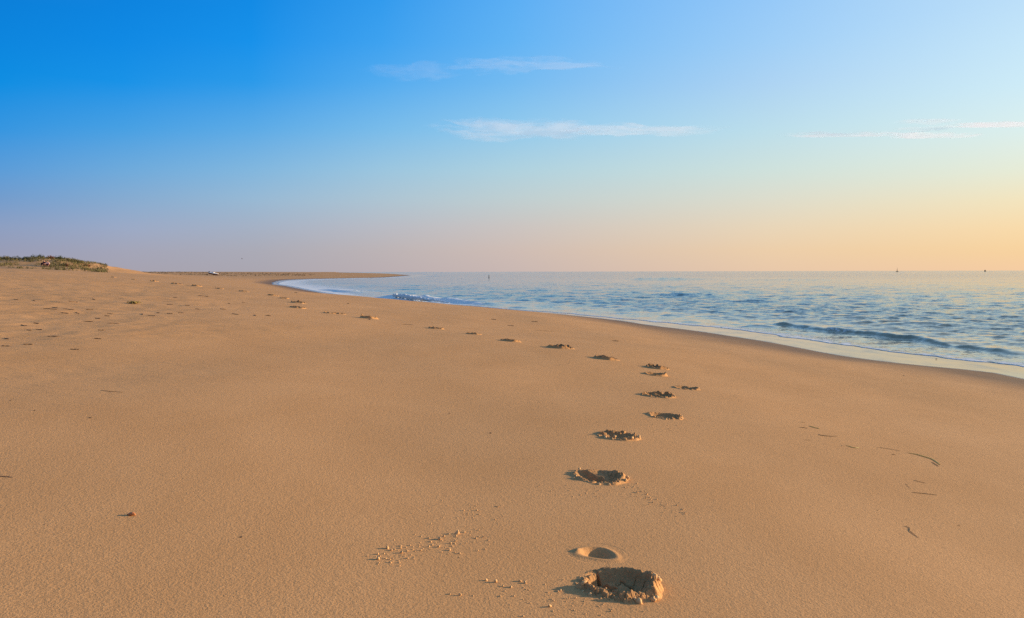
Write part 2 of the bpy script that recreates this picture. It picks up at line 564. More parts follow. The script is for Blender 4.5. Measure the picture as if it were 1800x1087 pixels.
ridge([(1325, 569), (1403, 577), (1467, 585), (1536, 591), (1606, 600), (1689, 611), (1744, 619), (1830, 633)], .105, .125, .8, taper=.14, seed=3, rag=.3, brk=.6, foamy=.16)
ridge([(1560, 604), (1640, 618), (1720, 629), (1820, 644)], .035, .12, .5, taper=.3, seed=33, rag=.35, brk=.7, foamy=.2)
ridge([(1230, 566), (1330, 575), (1400, 585), (1470, 595)], .04, .12, .5, taper=.3, seed=35, rag=.4, brk=.7, foamy=.25)
ridge([(1095, 521), (1150, 520.5), (1200, 521), (1260, 522.5), (1300, 524)], .24, 1.5, 4.0, taper=.4, seed=9, rag=.9)
ridge([(1085, 491.5), (1150, 491.5), (1215, 492)], .5, 8, 14, taper=.35, seed=12, rag=2)
ridge([(1290, 492), (1400, 493), (1520, 493)], .28, 8, 14, taper=.35, seed=14, rag=2)
ridge([(655, 521.5), (690, 524), (730, 526.8), (780, 531), (840, 536.5), (900, 541)], .30, .7, 1.5, taper=.25, seed=17, foamy=1.0, rag=.4)
ridge([(1195, 566.5), (1240, 567)], .10, .5, 1.0, taper=.4, seed=21)
ridge([(1295, 573), (1340, 578.5)], .09, .35, .8, taper=.4, seed=22)
ridge([(1155, 556), (1210, 557)], .09, .5, 1.0, taper=.4, seed=23)
ridge([(880, 541), (912, 543.5)], .16, .5, 1.0, taper=.4, seed=24)
ridge([(560, 509), (600, 513), (640, 516.5)], .16, 1.0, 1.8, taper=.3, seed=25, foamy=.4)
ridge([(690, 486.5), (740, 486), (790, 486.5)], .28, 4, 6, taper=.3, seed=26, foamy=.5, rag=1)
ridge([(1560, 560), (1640, 563), (1700, 562)], .07, .7, 1.8, taper=.4, seed=27)
ridge([(1330, 548), (1400, 550), (1480, 549)], .08, .8, 2.0, taper=.4, seed=28)
lip = 0.008 * sstep(-.06, .05, SD) * sstep(400, 100, SR)
GS = ground(SX, SY)
Z = np.where(SD > -.06, np.maximum(Z * sstep(0, 3.0, SD) + lip, GS + .007 + lip * .5), GS - .25)
# swash foam: a lacy band behind the front, wide in the bay
bay = sstep(62, 100, SR) * sstep(500, 250, SR)
band = .8 + .9 * sstep(-.2, .4, noise2(SX / 6, SY / 6, 90)) + bay * 7.0
foam = np.maximum(foam, (.66 + .36 * bay) * np.exp(-np.maximum(SD, 0) / band) * (SD > -.2))
foam = np.maximum(foam, .52 * np.exp(-((SD - 2.6 - 1.2 * noise2(SX / 4, SY / 4, 91)) / .5) ** 2) * sstep(.1, .5, noise2(SX / 3, SY / 3, 92)))
calm = sstep(190, 330, SY + 25 * noise2(SX / 60, SY / 60, 95)) * sstep(-40, 120, SX)
shallow = sstep(14, 1.5, SD)
sea = grid_mesh('sea', SX, SY, Z, M_SEA, {'foam': foam, 'calm': calm, 'shallow': shallow}, keep=SD > -1.0)
tag(sea, kind='structure')

# curling white crest of the little breaker
crest = smooth_line([on_plane(x, y, .3) for x, y in ((692, 519.2), (706, 519.6), (725, 521.8), (745, 523.6), (765, 525.0), (790, 528.0))], 14)
rings = []
for i, c in enumerate(crest):
    t = i / (len(crest) - 1)
    a = math.sin(PI * min(1, t * 1.0 + .08)) ** .6
    r = .17 * a * (1 - .62 * t) * (1 + .5 * float(noise2(np.array([i * .37]), np.array([3.0]), 4)[0])) + .02
    zc = .30 * (1 - .55 * t) + .08 * float(noise2(np.array([i * .23]), np.array([8.0]), 6)[0])
    ring = []
    for k in range(14):
        w = 2 * PI * k / 14
        rk = r * (1 + .55 * float(noise2(np.array([i * .6 + k * .9]), np.array([k * 1.3]), 5)[0]))
        ring.append((c[0] + .25 * rk * math.cos(w), c[1] + 1.5 * rk * math.cos(w) - .3, max(zc + rk * math.sin(w), -.05)))
    rings.append(ring)
V, F = loft(rings)
bw = mesh_obj('breaking_wave', V, F, M_FOAM)
tag(bw, 'small white breaking wave curling over beside the beach in the bay', 'wave')

# ------------------------------------------------------------------ footprint meshes
def clod_mesh(r, seed, sub=2):
    bm = bmesh.new()
    bmesh.ops.create_icosphere(bm, subdivisions=sub, radius=1.0)
    rs = np.random.default_rng(seed)
    sc = (rs.uniform(.8, 1.3), rs.uniform(.7, 1.1), rs.uniform(.6, .95))
    o1, o2 = rs.uniform(0, 50, 2)
    co = np.array([v.co[:] for v in bm.verts])
    n = noise2(co[:, 0] * 1.6 + o1 + co[:, 2], co[:, 1] * 1.6 + o2 - co[:, 2], 3) * .5 + noise2(co[:, 0] * 4 + o2 + co[:, 2] * 3, co[:, 1] * 4 + o1, 4) * .3
    for v, k in zip(bm.verts, n):
        v.co = Vector((v.co.x * sc[0], v.co.y * sc[1], v.co.z * sc[2])) * (r * (1 + k))
    V = [v.co[:] for v in bm.verts]; F = [tuple(v.index for v in f.verts) for f in bm.faces]
    bm.free()
    return V, F


CLODS = [clod_mesh(1.0, 100 + i) for i in range(6)]
clod_me = []
for i, (V, F) in enumerate(CLODS):
    o = mesh_obj('clod', V, F, M_CLOD)
    clod_me.append(o.data)
    bpy.data.objects.remove(o)


def footprint(p, half, style, ang, label, seed, name='footprint'):
    near = p[1] < 6
    n = 190 if p[1] < 3.5 else 130 if p[1] < 8 else 64 if p[1] < 20 else 36
    ext = half * 1.5
    g = np.linspace(-ext, ext, n)
    U, Vv = np.meshgrid(g, g)
    ca, sa = math.cos(math.radians(ang)), math.sin(math.radians(ang))
    a, b = half * .95, half * (1.0 if p[1] < 10 else .8)           # the trodden hollow
    u = U * ca + Vv * sa; v = -U * sa + Vv * ca
    un, vn = u / half, v / half
    e = np.hypot(u / a, v / b) * (1 + .13 * noise2(un * 1.7 + seed, vn * 1.7, seed))
    sinks = p[1] < 10
    th = np.arctan2(v / b, u / a)
    sun_side = np.exp(-((np.angle(np.exp(1j * (th - ang * PI / 180 * -1 + .05)))) / 1.05) ** 2)      # right, a little nearer
    near_side = np.exp(-((np.angle(np.exp(1j * (th + 1.5)))) / 1.1) ** 2)
    far_side = np.exp(-((np.angle(np.exp(1j * (th - 1.7)))) / 1.0) ** 2)
    left_side = np.exp(-((np.angle(np.exp(1j * (th - 3.0)))) / .7) ** 2)
    k = half / .14
    depth = {'crack': .066, 'split': .050, 'plates': .040, 'bowl': .060}[style] * k
    rimh = {'crack': .034 if seed == 1 else .036, 'split': .022, 'plates': .022, 'bowl': .020}[style] * k
    if not sinks:
        depth *= .35; rimh *= 2.2
    fl = {'crack': .62, 'split': .5, 'plates': .4, 'bowl': .6}[style]
    z = -depth * sstep(.98, fl + (.1 * left_side if seed == 1 else 0), e)
    z = z + depth * .8 * sstep(-.75, .8, Vv / half) * sstep(1, .5, e)                 # floor tips up to the far side
    rim = np.exp(-((e - 1.04) / .15) ** 2)
    w = .12 + (1.0 if seed == 1 else .8 if sinks else .05) * sun_side + (.12 if sinks else .5) * near_side + (-.1 if seed == 1 else .4) * left_side + (.45 if style == 'plates' else .3) * far_side
    w = w * (1 + (.25 if seed == 1 else .7) * noise2(np.cos(th) * 1.6 + seed, np.sin(th) * 1.6, seed + 77))
    z = z + rimh * rim * w
    # broken plates and crumbs
    sc = {'crack': 5.0, 'split': 4.5, 'plates': 4.0, 'bowl': 6.0}[style]
    wx = un * sc + .5 * noise2(un * 4, vn * 4, seed + 7); wy = vn * sc + .5 * noise2(un * 4 + 9, vn * 4, seed + 8)
    d1, d2, val = worley(wx + seed * 3.1, wy + seed, seed)
    edge = sstep(.0, .22, d2 - d1)
    where = sstep(.55 if seed > 1 else .72, .78 if seed > 1 else .9, e) * sstep(1.32 if seed == 1 else 1.2, 1.08 if seed == 1 else 1.0, e) * np.clip(.95 * near_side + .9 * sun_side + (.8 if style == 'plates' else .1) * far_side + .25 * left_side, 0, 1)
    if style == 'plates':
        where = np.maximum(where, .8 * sstep(.15, .4, e) * sstep(1.2, .95, e))
    amp = .024 if style == 'plates' else .024 if seed == 1 else .013
    z = z + where * ((val - .45) * amp * k * edge + (edge - 1) * .010 * k)
    tilt = noise2(wx * .6, wy * .6, seed + 30)
    z = z + where * tilt * (.018 if style == 'plates' else .012) * k
    cr = fbm(un * 9, vn * 9, seed + 40, 4, .6)
    z = z + cr * .0045 * k * (where + .12 * sstep(1.3, 1.0, e))
    if style == 'split':                     # a ridge of pushed sand between heel and toe
        rd = np.exp(-((vn - .02 + .25 * un + .12 * noise2(un * 4, vn, seed)) / .12) ** 2) * sstep(1.05, .6, e)
        z = z + rd * .036 * k
    if style == 'crack' or style == 'split':
        c1 = np.abs(noise2(un * 1.5 + seed * 2.2, vn * 1.5 + .4 * noise2(un * 7, vn * 7, seed + 9), seed + 60))
        gate = sstep(.05, .35, noise2(un * 1.1 + 4, vn * 1.1, seed + 61)) * sstep(1.02, .85, e)
        z = z - .018 * k * sstep(.045, .0, c1) * gate
    if seed == 1:                            # the cracks and broken lips of the nearest print
        def zz_(q):
            return [((x - 975) / 535 * 1.12 * half, -(y - 645) / 255 * 1.12 * half) for x, y in q]
        def pdist(q):
            dd = np.full(U.shape, 9.0)
            q = zz_(q)
            for (ax, ay), (bx_, by_) in zip(q[:-1], q[1:]):
                vx, vy = bx_ - ax, by_ - ay
                t = np.clip(((U - ax) * vx + (Vv - ay) * vy) / (vx * vx + vy * vy), 0, 1)
                dd = np.minimum(dd, np.hypot(U - ax - vx * t, Vv - ay - vy * t))
            return dd + .003 * noise2(U * 90, Vv * 90, 3)
        for q in ([(720, 440), (760, 510), (775, 545), (810, 575)], [(815, 535), (850, 570), (895, 582), (955, 585)], [(885, 615), (930, 645)],
                  [(560, 505), (650, 495), (705, 465)], [(1075, 490), (1130, 545), (1190, 570)], [(1260, 660), (1300, 720), (1370, 725)]):
            z = z - .034 * sstep(.0085, .002, pdist(q))
        for q, hh_ in (([(620, 612), (685, 618), (740, 690), (830, 678)], .020), ([(900, 700), (980, 650), (1050, 668), (1100, 730)], .022),
                       ([(1300, 600), (1390, 690), (1430, 800)], .012), ([(540, 730), (660, 790), (760, 800)], .016), ([(980, 840), (1060, 830)], .026)):
            pd = pdist(q)
            z = z + hh_ * np.clip(1 - pd / .030, 0, 1) ** 1.3
    # die away into the smooth beach
    z = z * sstep(1.5, 1.15, np.hypot(U, Vv) / half * 1.0)
    rr_ = np.hypot(U, Vv) / half
    z = z + .0003 + .00012 * p[1] - .02 * np.clip((rr_ - 1.0) / .45, 0, 1) ** 3
    gx, gy = p[0] + U, p[1] + Vv
    gz = ground(gx, gy)
    o = grid_mesh(name, U, Vv, gz + z - p[2], M_SAND, {'wet': (.3 if sinks else .75) * sstep(1.2, 1.0, e)}, keep=np.hypot(U, Vv) < ext * .97)  # damp turned sand; far prints tinted darker still to paint in their shaded side
    o.location = p
    tag(o, label, 'footprint', 'footprints trailing along the beach')
    # lumps thrown up on the rim
    nc = 9 if p[1] < 3.5 else 9 if p[1] < 6 else 5 if p[1] < 9 else 0
    rs = np.random.default_rng(seed + 500)
    zz = gz + z - p[2]
    for i in range(nc):
        t = rs.uniform(-2.3, .5) if rs.random() < .85 else rs.uniform(0, 6.28)
        q = rs.uniform(.9, 1.32)
        uu, v2 = a * q * math.cos(t), b * q * math.sin(t)
        x, y = uu * ca - v2 * sa, uu * sa + v2 * ca
        ix = min(n - 1, max(0, int(round((x + ext) / (2 * ext) * (n - 1))))); iy = min(n - 1, max(0, int(round((y + ext) / (2 * ext) * (n - 1)))))
        c = bpy.data.objects.new('clod', clod_me[i % 6])
        COL.objects.link(c)
        c.parent = o
        r = rs.uniform(.004, .0125) * (1.0 if p[1] < 4 else .9)
        c.location = (x, y, zz[iy, ix] + r * .35)
        c.scale = (r, r, r)
        c.rotation_euler = (rs.uniform(0, 6), rs.uniform(0, 6), rs.uniform(0, 6))
    return o


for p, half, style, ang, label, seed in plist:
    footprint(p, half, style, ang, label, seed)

# the shallow toe mark beyond the nearest print
n = 80
g = np.linspace(-.15, .15, n)
U, Vv = np.meshgrid(g, g)
ca, sa = math.cos(math.radians(-14)), math.sin(math.radians(-14))
u = U * ca + Vv * sa; v = -U * sa + Vv * ca
e = np.hypot(u / .066, (v + .25 * u * u / .066) / .058)
z = -.019 * sstep(1.05, .25, e) * (1 + .5 * sstep(-.04, .05, v)) + .0035 * np.exp(-((e - 1.15) / .2) ** 2)
z = z + .006 * np.exp(-(((u + .068) / .012) ** 2 + ((v + .012) / .02) ** 2))
rad = np.hypot(U, Vv)
z = z + .0004 - .02 * np.clip((rad - .1) / .048, 0, 1) ** 3
gz = ground(dent[0] + U, dent[1] + Vv)
o = grid_mesh('footprint', U, Vv, gz + z - dent[2], M_SAND, None, keep=rad < .148)
o.location = dent
tag(o, 'shallow smooth oval dent just beyond the nearest deep footprint', 'footprint', 'footprints trailing along the beach')

# ------------------------------------------------------------------ loose lumps of sand
LUMPS = [(803.8, 939, 5.2), (773, 948.6, 4.4), (771, 962, 3.4), (792, 955.6, 3.2), (790.5, 968, 3.0), (681, 964.8, 4.4), (705.7, 972.4, 3.6),
         (716, 969.5, 2.8), (664.8, 983.8, 4.6), (871.4, 1023.8, 4.8), (855, 1021, 3.4), (914, 1022.5, 3.6), (923, 1025.5, 3.4), (898, 1033, 3.4),
         (884, 1031, 2.6), (790.5, 1045, 2.8), (808.6, 1047, 3.6), (754, 946.7, 2.6), (739, 968.6, 2.6), (754, 962, 2.6), (836, 946.7, 2.4),
         (849.5, 944.4, 2.6), (838, 898, 2.4), (815, 898, 2.2), (876, 891.4, 2.2), (966, 1067, 4.4), (985, 1039, 3.2), (688, 968, 3.4), (780, 944, 3.0),
         (1120, 866, 2.4), (1137, 870, 2.4), (1148, 884, 2.0), (1190, 889, 2.4), (1074, 1075, 2.8), (1012, 1052, 2.4)]
for i, (px, py, r) in enumerate(LUMPS):
    p = hit(px, py)
    r = r / FPX * p[1] * .72
    o = bpy.data.objects.new('sand_lump', clod_me[i % 6])
    COL.objects.link(o)
    o.location = (p[0], p[1], p[2] + r * .45)
    o.scale = (r, r, r)
    o.rotation_euler = (random.uniform(0, 6), random.uniform(0, 6), random.uniform(0, 6))
    if px < 860 and py < 1000:
        lab, gr = 'little sand lump in the loose scattered line left of the dented footprint', 'sand lumps in the scattered line'
    elif px < 950:
        lab, gr = 'little sand lump kicked low down just left of the cracked nearest footprint', 'sand lumps beside the nearest footprint'
    elif py < 900:
        lab, gr = 'tiny sand lump in the trail of crumbs right of the two-hollow footprint', 'sand lumps right of the two-hollow print'
    else:
        lab, gr = 'little sand lump lying at the near edge below the cracked footprint', 'sand lumps in front of the nearest print'
    if i == 0:
        lab = 'biggest sand lump, at the upper right end of the scattered line'
    if i == 8:
        lab = 'sand lump at the lower left end of the scattered line'
    tag(o, lab, 'sand lump', gr)

# fine crumbs nobody could count
V = []; F = []
def crumb(px, py, r):
    p = hit(px, py, 500)
    cv, cf = OCTA
    b = len(V)
    s = np.random.default_rng(len(V)).uniform(.6, 1.3, 3)
    for x, y, z_ in cv:
        r_ = r * .85
        V.append((p[0] + x * r_ * s[0], p[1] + y * r * s[1], p[2] + r * .3 + z_ * r * s[2] * .8))
    F.extend(tuple(b + i for i in f) for f in cf)
bm = bmesh.new(); bmesh.ops.create_icosphere(bm, subdivisions=1, radius=1.0)
OCTA = ([v.co[:] for v in bm.verts], [tuple(v.index for v in f.verts) for f in bm.faces]); bm.free()
for i in range(170):
    t = rng.uniform(0, 1)
    crumb(660 + 190 * t + rng.normal(0, 16), 985 - 45 * t + rng.normal(0, 11), abs(rng.normal(0, .0016)) + .0016)
for i in range(70):
    crumb(rng.normal(820, 45), rng.normal(900, 10), abs(rng.normal(0, .001)) + .0014)
for i in range(80):
    t = rng.uniform(0, 1)
    crumb(1092 + 110 * t + rng.normal(0, 8), 858 + 42 * t + rng.normal(0, 7), abs(rng.normal(0, .0014)) + .0018)
for i in range(110):
    crumb(rng.normal(990, 60), rng.normal(1050, 18), abs(rng.normal(0, .0012)) + .0014)
for i in range(50):
    crumb(rng.normal(1040, 45), rng.normal(866, 8), abs(rng.normal(0, .0012)) + .0018)
for i in range(60):
    crumb(rng.normal(1170, 45), rng.normal(748, 8), abs(rng.normal(0, .0012)) + .002)
o = mesh_obj('sand_crumbs', V, F, M_CLOD)
tag(o, kind='stuff')

# ------------------------------------------------------------------ stalks, blades, weed
def blade(name, pts, wpx, mat, label, cat, group=None, lift=.0015, flat=.45):
    P3 = [hit(x, y) for x, y in pts]
    L = smooth_line(P3, 5) if len(P3) > 2 else [P3[0] + (P3[1] - P3[0]) * t for t in np.linspace(0, 1, 8)]
    base = np.array(L[len(L) // 2])
    w = wpx / FPX * base[1] * .42
    path = []; rad = []
    for i, q in enumerate(L):
        t = i / (len(L) - 1)
        q = np.array(q)
        gz = float(ground(np.array([q[0]]), np.array([q[1]]))[0])
        path.append(np.array([q[0], q[1], gz + w * flat * .7 + lift * (.3 + math.sin(PI * t) * .7)]) - base)
        rad.append(w * (.35 + .65 * math.sin(PI * min(.95, max(.06, t))) ** .6))
    V, F = tube(path, rad, 8, flat)
    o = mesh_obj(name, V, F, mat)
    o.location = base
    return tag(o, label, cat, group)


def c3(*p):
    return [(1350 + x / 4.529, 720 + y / 4.529) for x, y in p]


SG = 'dry stems of sea grass lying right of the trail'
blade('straw', c3((245, 106), (270, 103), (297, 106)), 1.2, M_STALK, 'thin dark stem lying topmost in the cluster of grass bits at right', 'straw', SG)
blade('straw', c3((250, 142), (285, 147), (313, 152)), 2.0, M_STALK, 'short brown stem left of the short green blade', 'straw', SG)
blade('seaweed_strip', c3((328, 132), (370, 146), (412, 156)), 2.3, M_GREEN, 'short green blade at the upper end of the grass cluster', 'seaweed', SG)
blade('straw', c3((405, 200), (430, 209), (500, 215), (557, 214)), 2.3, M_STALK, 'curved brown stem under the short green blade', 'straw', SG)
blade('straw', c3((285, 243), (345, 247)), 1.0, M_STALK, 'faint thin stem lowest at the left of the grass cluster', 'straw', SG)
blade('straw', c3((585, 292), (609, 283)), 1.4, M_STALK, 'tiny bent stem touching the middle green blade', 'straw', SG)
blade('seaweed_strip', c3((622, 288), (660, 300), (690, 308), (724, 305)), 2.2, M_GREEN, 'middle green blade between curved stem and long thin stem', 'seaweed', SG)
blade('straw', c3((870, 303), (925, 310), (985, 319), (1052, 332)), 1.3, M_STALK, 'long thin straight stem leading to the longest green blade', 'straw', SG)
blade('seaweed_strip', c3((1115, 347), (1180, 360), (1230, 374), (1310, 400), (1370, 442)), 2.6, M_GREEN, 'longest green blade, bent with a browned right end', 'seaweed', SG)
blade('straw', c3((1305, 420), (1330, 436), (1357, 454)), 1.8, M_STALK, 'brown scrap under the right end of the longest green blade', 'straw', SG)
blade('straw', c3((1162, 562), (1200, 576), (1256, 588)), 1.4, M_STALK, 'faint slanting stem above the straight dark one', 'straw', SG)
blade('straw', c3((1145, 662), (1240, 672), (1350, 683)), 2.0, M_STALK, 'straight dark stem lying nearly level at far right', 'straw', SG)
blade('straw', c3((1085, 932), (1125, 945), (1130, 970), (1160, 995), (1194, 1022)), 2.0, M_STALK, 'kinked stem lowest of all at the right', 'straw', SG)
blade('straw', c3((985, 358), (1016, 363)), 1.8, M_STALK, 'short dark chip under the long thin stem', 'straw', SG)
blade('straw', c3((1095, 590), (1112, 612), (1135, 632)), .8, M_STALK, 'hair-thin bent stem left of the straight dark stem', 'straw', SG)
blade('straw', c3((1508, 924), (1532, 931)), 1.4, M_STALK, 'tiny dark stem near the right edge of the sand', 'straw', SG)
blade('stick', ((178, 686.8), (197, 689), (217, 690)), 1.7, M_STALK, 'thin dark stick lying on the sand at middle left', 'stick')
blade('stick', ((-10, 838), (8, 838.5), (22, 840)), 2.4, M_DARK, 'dark twig cut by the left edge of the photo', 'stick')
blade('stick', ((706, 570.5), (718, 571.2), (727, 572)), 1.4, M_STALK, 'small twig beside the lone dark pointed footprint, to its right', 'stick')
blade('stick', ((938, 580.5), (956, 582), (975, 583.5)), .8, M_STALK, 'faint twig above the jagged footprint, towards the sea', 'stick')

# shell and pebbles
p = hit(231, 906.3)
rings = []
for i in range(9):
    t = i / 8
    r = math.sin(PI * (t * .93 + .05)) ** .7
    rings.append([(-.016 + .032 * t, .008 * r * math.cos(2 * PI * k / 12), .0015 + max(0, .012 * r * (.4 + .6 * t) * math.sin(2 * PI * k / 12) + .002)) for k in range(12)])
V, F = loft(rings)
o = mesh_obj('shell', V, F, M_SHELL); o.location = p; o.rotation_euler = (0, 0, -.12)
tag(o, 'single orange-brown shell lying on bare sand at lower left', 'shell')
for px, py, r, lab in ((424, 944.6, 4.2, 'thin black chip on the sand right of the orange shell'), (158, 735, 3.0, 'small dark pebble below the thin stick at left'),
                       (18, 704.7, 2.4, 'dark pebble close to the left edge above the twig'), (78, 923, 2.0, 'tiny pebble left of the orange shell'),
                       (61, 722, 2.2, 'small flat pebble left of and below the dark pebble by the edge'), (1543, 897.4, 2.0, 'tiny dark pebble above the kinked stem'),
                       (862, 762, 3.0, 'brown pebble on bare sand left of the broken plate footprint'), (790, 727, 2.2, 'small pebble on bare sand in the middle of the beach'),
                       (1589, 661, 2.2, 'dark pebble by the edge of the wet sand'), (1646, 632, 2.2, 'dark pebble lying in the wet shiny strip'),
                       (1416, 565.6, 2.0, 'dark speck of weed afloat near the wave')):
    p = hit(px, py)
    V, F = clod_mesh(1.0, int(px), 1)
    r = r / FPX * p[1] * .6
    fl = .3 if px == 424 else .55
    o = mesh_obj('pebble', [(x * r * 1.25, y * r, z_ * r * fl) for x, y, z_ in V], F, M_DARK)
    o.location = (p[0], p[1], max(p[2], .02) + r * .25)
    tag(o, lab, 'pebble')

# weed scraps on the back shore
WRACK = [(89, 543.6, 20), (97, 541.7, 14), (122, 544.4, 16), (114, 551, 12), (136, 551, 9), (165, 527, 10), (158, 545, 11), (194, 552, 10), (189, 556, 7),
         (172, 560.5, 11), (155.5, 566, 13), (200, 569, 15), (178, 581, 10), (251, 553, 18), (267, 555.5, 10), (278, 550.5, 7), (299, 552, 8), (319, 550.5, 9),
         (299, 536, 9), (330, 537.5, 7), (347, 544, 7), (392, 544, 9), (414, 553, 13), (448, 555, 15), (472, 555.5, 8), (403, 534, 4), (428, 532, 4),
         (358, 521, 15), (308, 523.6, 9), (64, 569, 9), (42, 573, 16), (69, 580, 10), (51, 581, 9), (94, 592, 15), (12.5, 596, 16), (172, 596, 10),
         (132, 615, 11), (50, 606, 13), (11, 609, 12), (28, 527, 9), (60, 529, 9), (129, 531, 13), (650, 562, 8), (520, 515, 5), (612, 534, 4),
         (940, 566, 9), (868, 562, 8), (898, 573, 10), (1082, 600, 10)]
SPECIAL = {0: 'long dark seaweed scrap, widest of the bits at the left', 27: 'dark seaweed scrap right of the green tuft, below the boat', 33: 'dark weed scrap in the trodden sand at far left',
           34: 'weed scrap touching the left edge of the photo', 12: 'short weed scrap above the trodden patch of sand'}
for i, (px, py, wpx) in enumerate(WRACK):
    p = hit(px, py)
    hw = .62 * wpx / FPX * p[1]
    rs = np.random.default_rng(900 + i)
    yaw = rs.normal(0, .5)
    path = []
    m = 9
    for k in range(m):
        t = k / (m - 1) * 2 - 1
        path.append(np.array([hw * t * math.cos(yaw), hw * t * math.sin(yaw) + rs.normal(0, hw * .12), 0]))
    thick = min(.016, .003 + .0004 * p[1])
    for q in path:
        q[2] = float(ground(np.array([p[0] + q[0]]), np.array([p[1] + q[1]]))[0]) - p[2] + thick * rs.uniform(.2, .9)
    V, F = tube(path, [thick * (.25 + rs.uniform(.3, 1.0)) * (.4 if k in (0, m - 1) else 1) for k in range(m)], 7, .7)
    o = mesh_obj('seaweed_scrap', V, F, M_WEED); o.location = p
    if i in SPECIAL: lab = SPECIAL[i]
    elif px > 600: lab = 'faint weed scrap on the smooth slope between trail and sea'
    elif px > 380: lab = 'small weed scrap below the far trail, left of the bay'
    elif px > 205: lab = 'small weed scrap around and right of the green tuft'
    elif py > 560: lab = 'short dark weed scrap in the trodden sand at left'
    else: lab = 'dark weed scrap strewn on the smooth back beach at left'
    tag(o, lab, 'seaweed', 'seaweed scraps strewn over the beach')

# green tuft on the sand
p = hit(237, 534.5)
root = empty('seaweed_tuft', p); root.scale = (.72, .72, .6)
rs = np.random.default_rng(5)
for mat, nm, cnt, sp, hh in ((M_GREEN, 'frond', 1, .1, .06),):
    V = []; F = []
    for i in range(26):
        a0 = rs.uniform(0, 2 * PI); ln = rs.uniform(.05, .15)
        x0, y0 = rs.normal(0, .06), rs.normal(0, .03)
        pts = [np.array([x0 + math.cos(a0) * ln * t, y0 + math.sin(a0) * ln * t * .6, .085 * math.sin(PI * (.15 + .8 * t)) * rs.uniform(.5, 1.1)]) for t in np.linspace(0, 1, 5)]
        v, f = tube(pts, [.011, .012, .011, .008, .004], 5, .5)
        b = len(V); V += v; F += [tuple(b + k for k in q) for q in f]
    mesh_obj(nm, V, F, M_TUFT, root)
V, F = tube([(-.17, .0, .01), (-.1, .01, .03), (0, .0, .02), (.08, -.01, .012)], [.01, .024, .026, .01], 7, .7)
mesh_obj('stalk', V, F, M_WEED, root)
tag(root, 'yellow-green seaweed tuft lying on smooth sand below the far trail', 'seaweed')

# ------------------------------------------------------------------ dune plants
def shrub(px, wpx, hpx, D, mat, label, seed, sink=.1):
    d = ray(px, 470)
    x = d[0] * D; y = D
    z0 = float(ground(np.array([x]), np.array([y]))[0]) - sink
    rs = np.random.default_rng(seed)
    rw = .5 * wpx / FPX * D; hh = .85 * hpx / FPX * D
    root = empty('dune_shrub', (x, y, z0))
    V = []; F = []
    for i in range(6):
        a0 = i * 1.05 + rs.uniform(-.3, .3)
        tip = np.array([rw * .8 * math.cos(a0), rw * .6 * math.sin(a0), hh * rs.uniform(.65, .95)])
        v, f = tube([np.array([0, 0, 0]), tip * .5 + np.array([0, 0, hh * .1]), tip], [.03, .02, .006], 5)
        b = len(V); V += v; F += [tuple(b + k for k in q) for q in f]
    mesh_obj('stem', V, F, M_TWIG, root)
    V = []; F = []
    for i in range(380):
        a0 = rs.uniform(0, 2 * PI); q = rs.uniform(0, 1) ** .5
        c = np.array([rw * q * math.cos(a0), rw * .8 * q * math.sin(a0), hh * (.08 + .92 * rs.uniform(0, 1) * (1 - .6 * q ** 2.2))])
        c[2] *= 1 + .25 * math.sin(a0 * 3 + seed)
        s = rs.uniform(.05, .1)
        n1 = rs.normal(0, 1, 3); n1 /= np.linalg.norm(n1)
        n2 = np.cross(n1, rs.normal(0, 1, 3)); n2 /= np.linalg.norm(n2)
        b = len(V)
        V += [c - n1 * s, c + n2 * s * .45, c + n1 * s * 1.2, c - n2 * s * .45]
        F.append((b, b + 1, b + 2, b + 3))
    mesh_obj('foliage', V, F, mat, root, smooth=False)
    tag(root, label, 'shrub', 'shrubs on the dune')


SH = [(-6, 24, 8, 121, M_LEAF, 'dark green dune shrub cut by the left edge of the photo'), (12, 20, 9, 122, M_LEAF2, 'olive dune shrub right of the one at the left edge'),
      (30, 22, 9, 122, M_LEAF, 'rounded olive-topped shrub, tallest left of the dark low one'), (47, 15, 7, 119, M_LEAF, 'dark low shrub left of the sitting people'),
      (60, 16, 9, 122, M_LEAF, 'upright green shrub just left of the sitting people'), (72, 14, 9, 123, M_LEAF, 'green shrub directly behind the sitting people'),
      (89, 14, 10, 122, M_LEAF3, 'brown shrub right behind the sitting people'), (104, 18, 9, 123, M_LEAF, 'grey-green shrub in the middle of the dune'),
      (111, 9, 6, 114, M_LEAF, 'small dark shrub low on the dune front'), (117, 9, 6, 114, M_LEAF3, 'small reddish shrub low on the dune front'),
      (124, 20, 8, 122, M_LEAF2, 'yellow-green shrub on the top of the dune'), (138, 18, 7, 121, M_LEAF2, 'olive shrub on the right shoulder of the dune'),
      (151, 15, 5, 120, M_LEAF3, 'brownish shrub on the right slope of the dune'), (172, 7, 3, 118, M_LEAF, 'small dark shrub near the right foot of the dune'),
      (183, 6, 3, 117, M_LEAF, 'last tiny dark shrub at the right foot of the dune')]
for i, (px, w, h_, D, mat, lab) in enumerate(SH):
    shrub(px, w, h_, D, mat, lab, 40 + i)


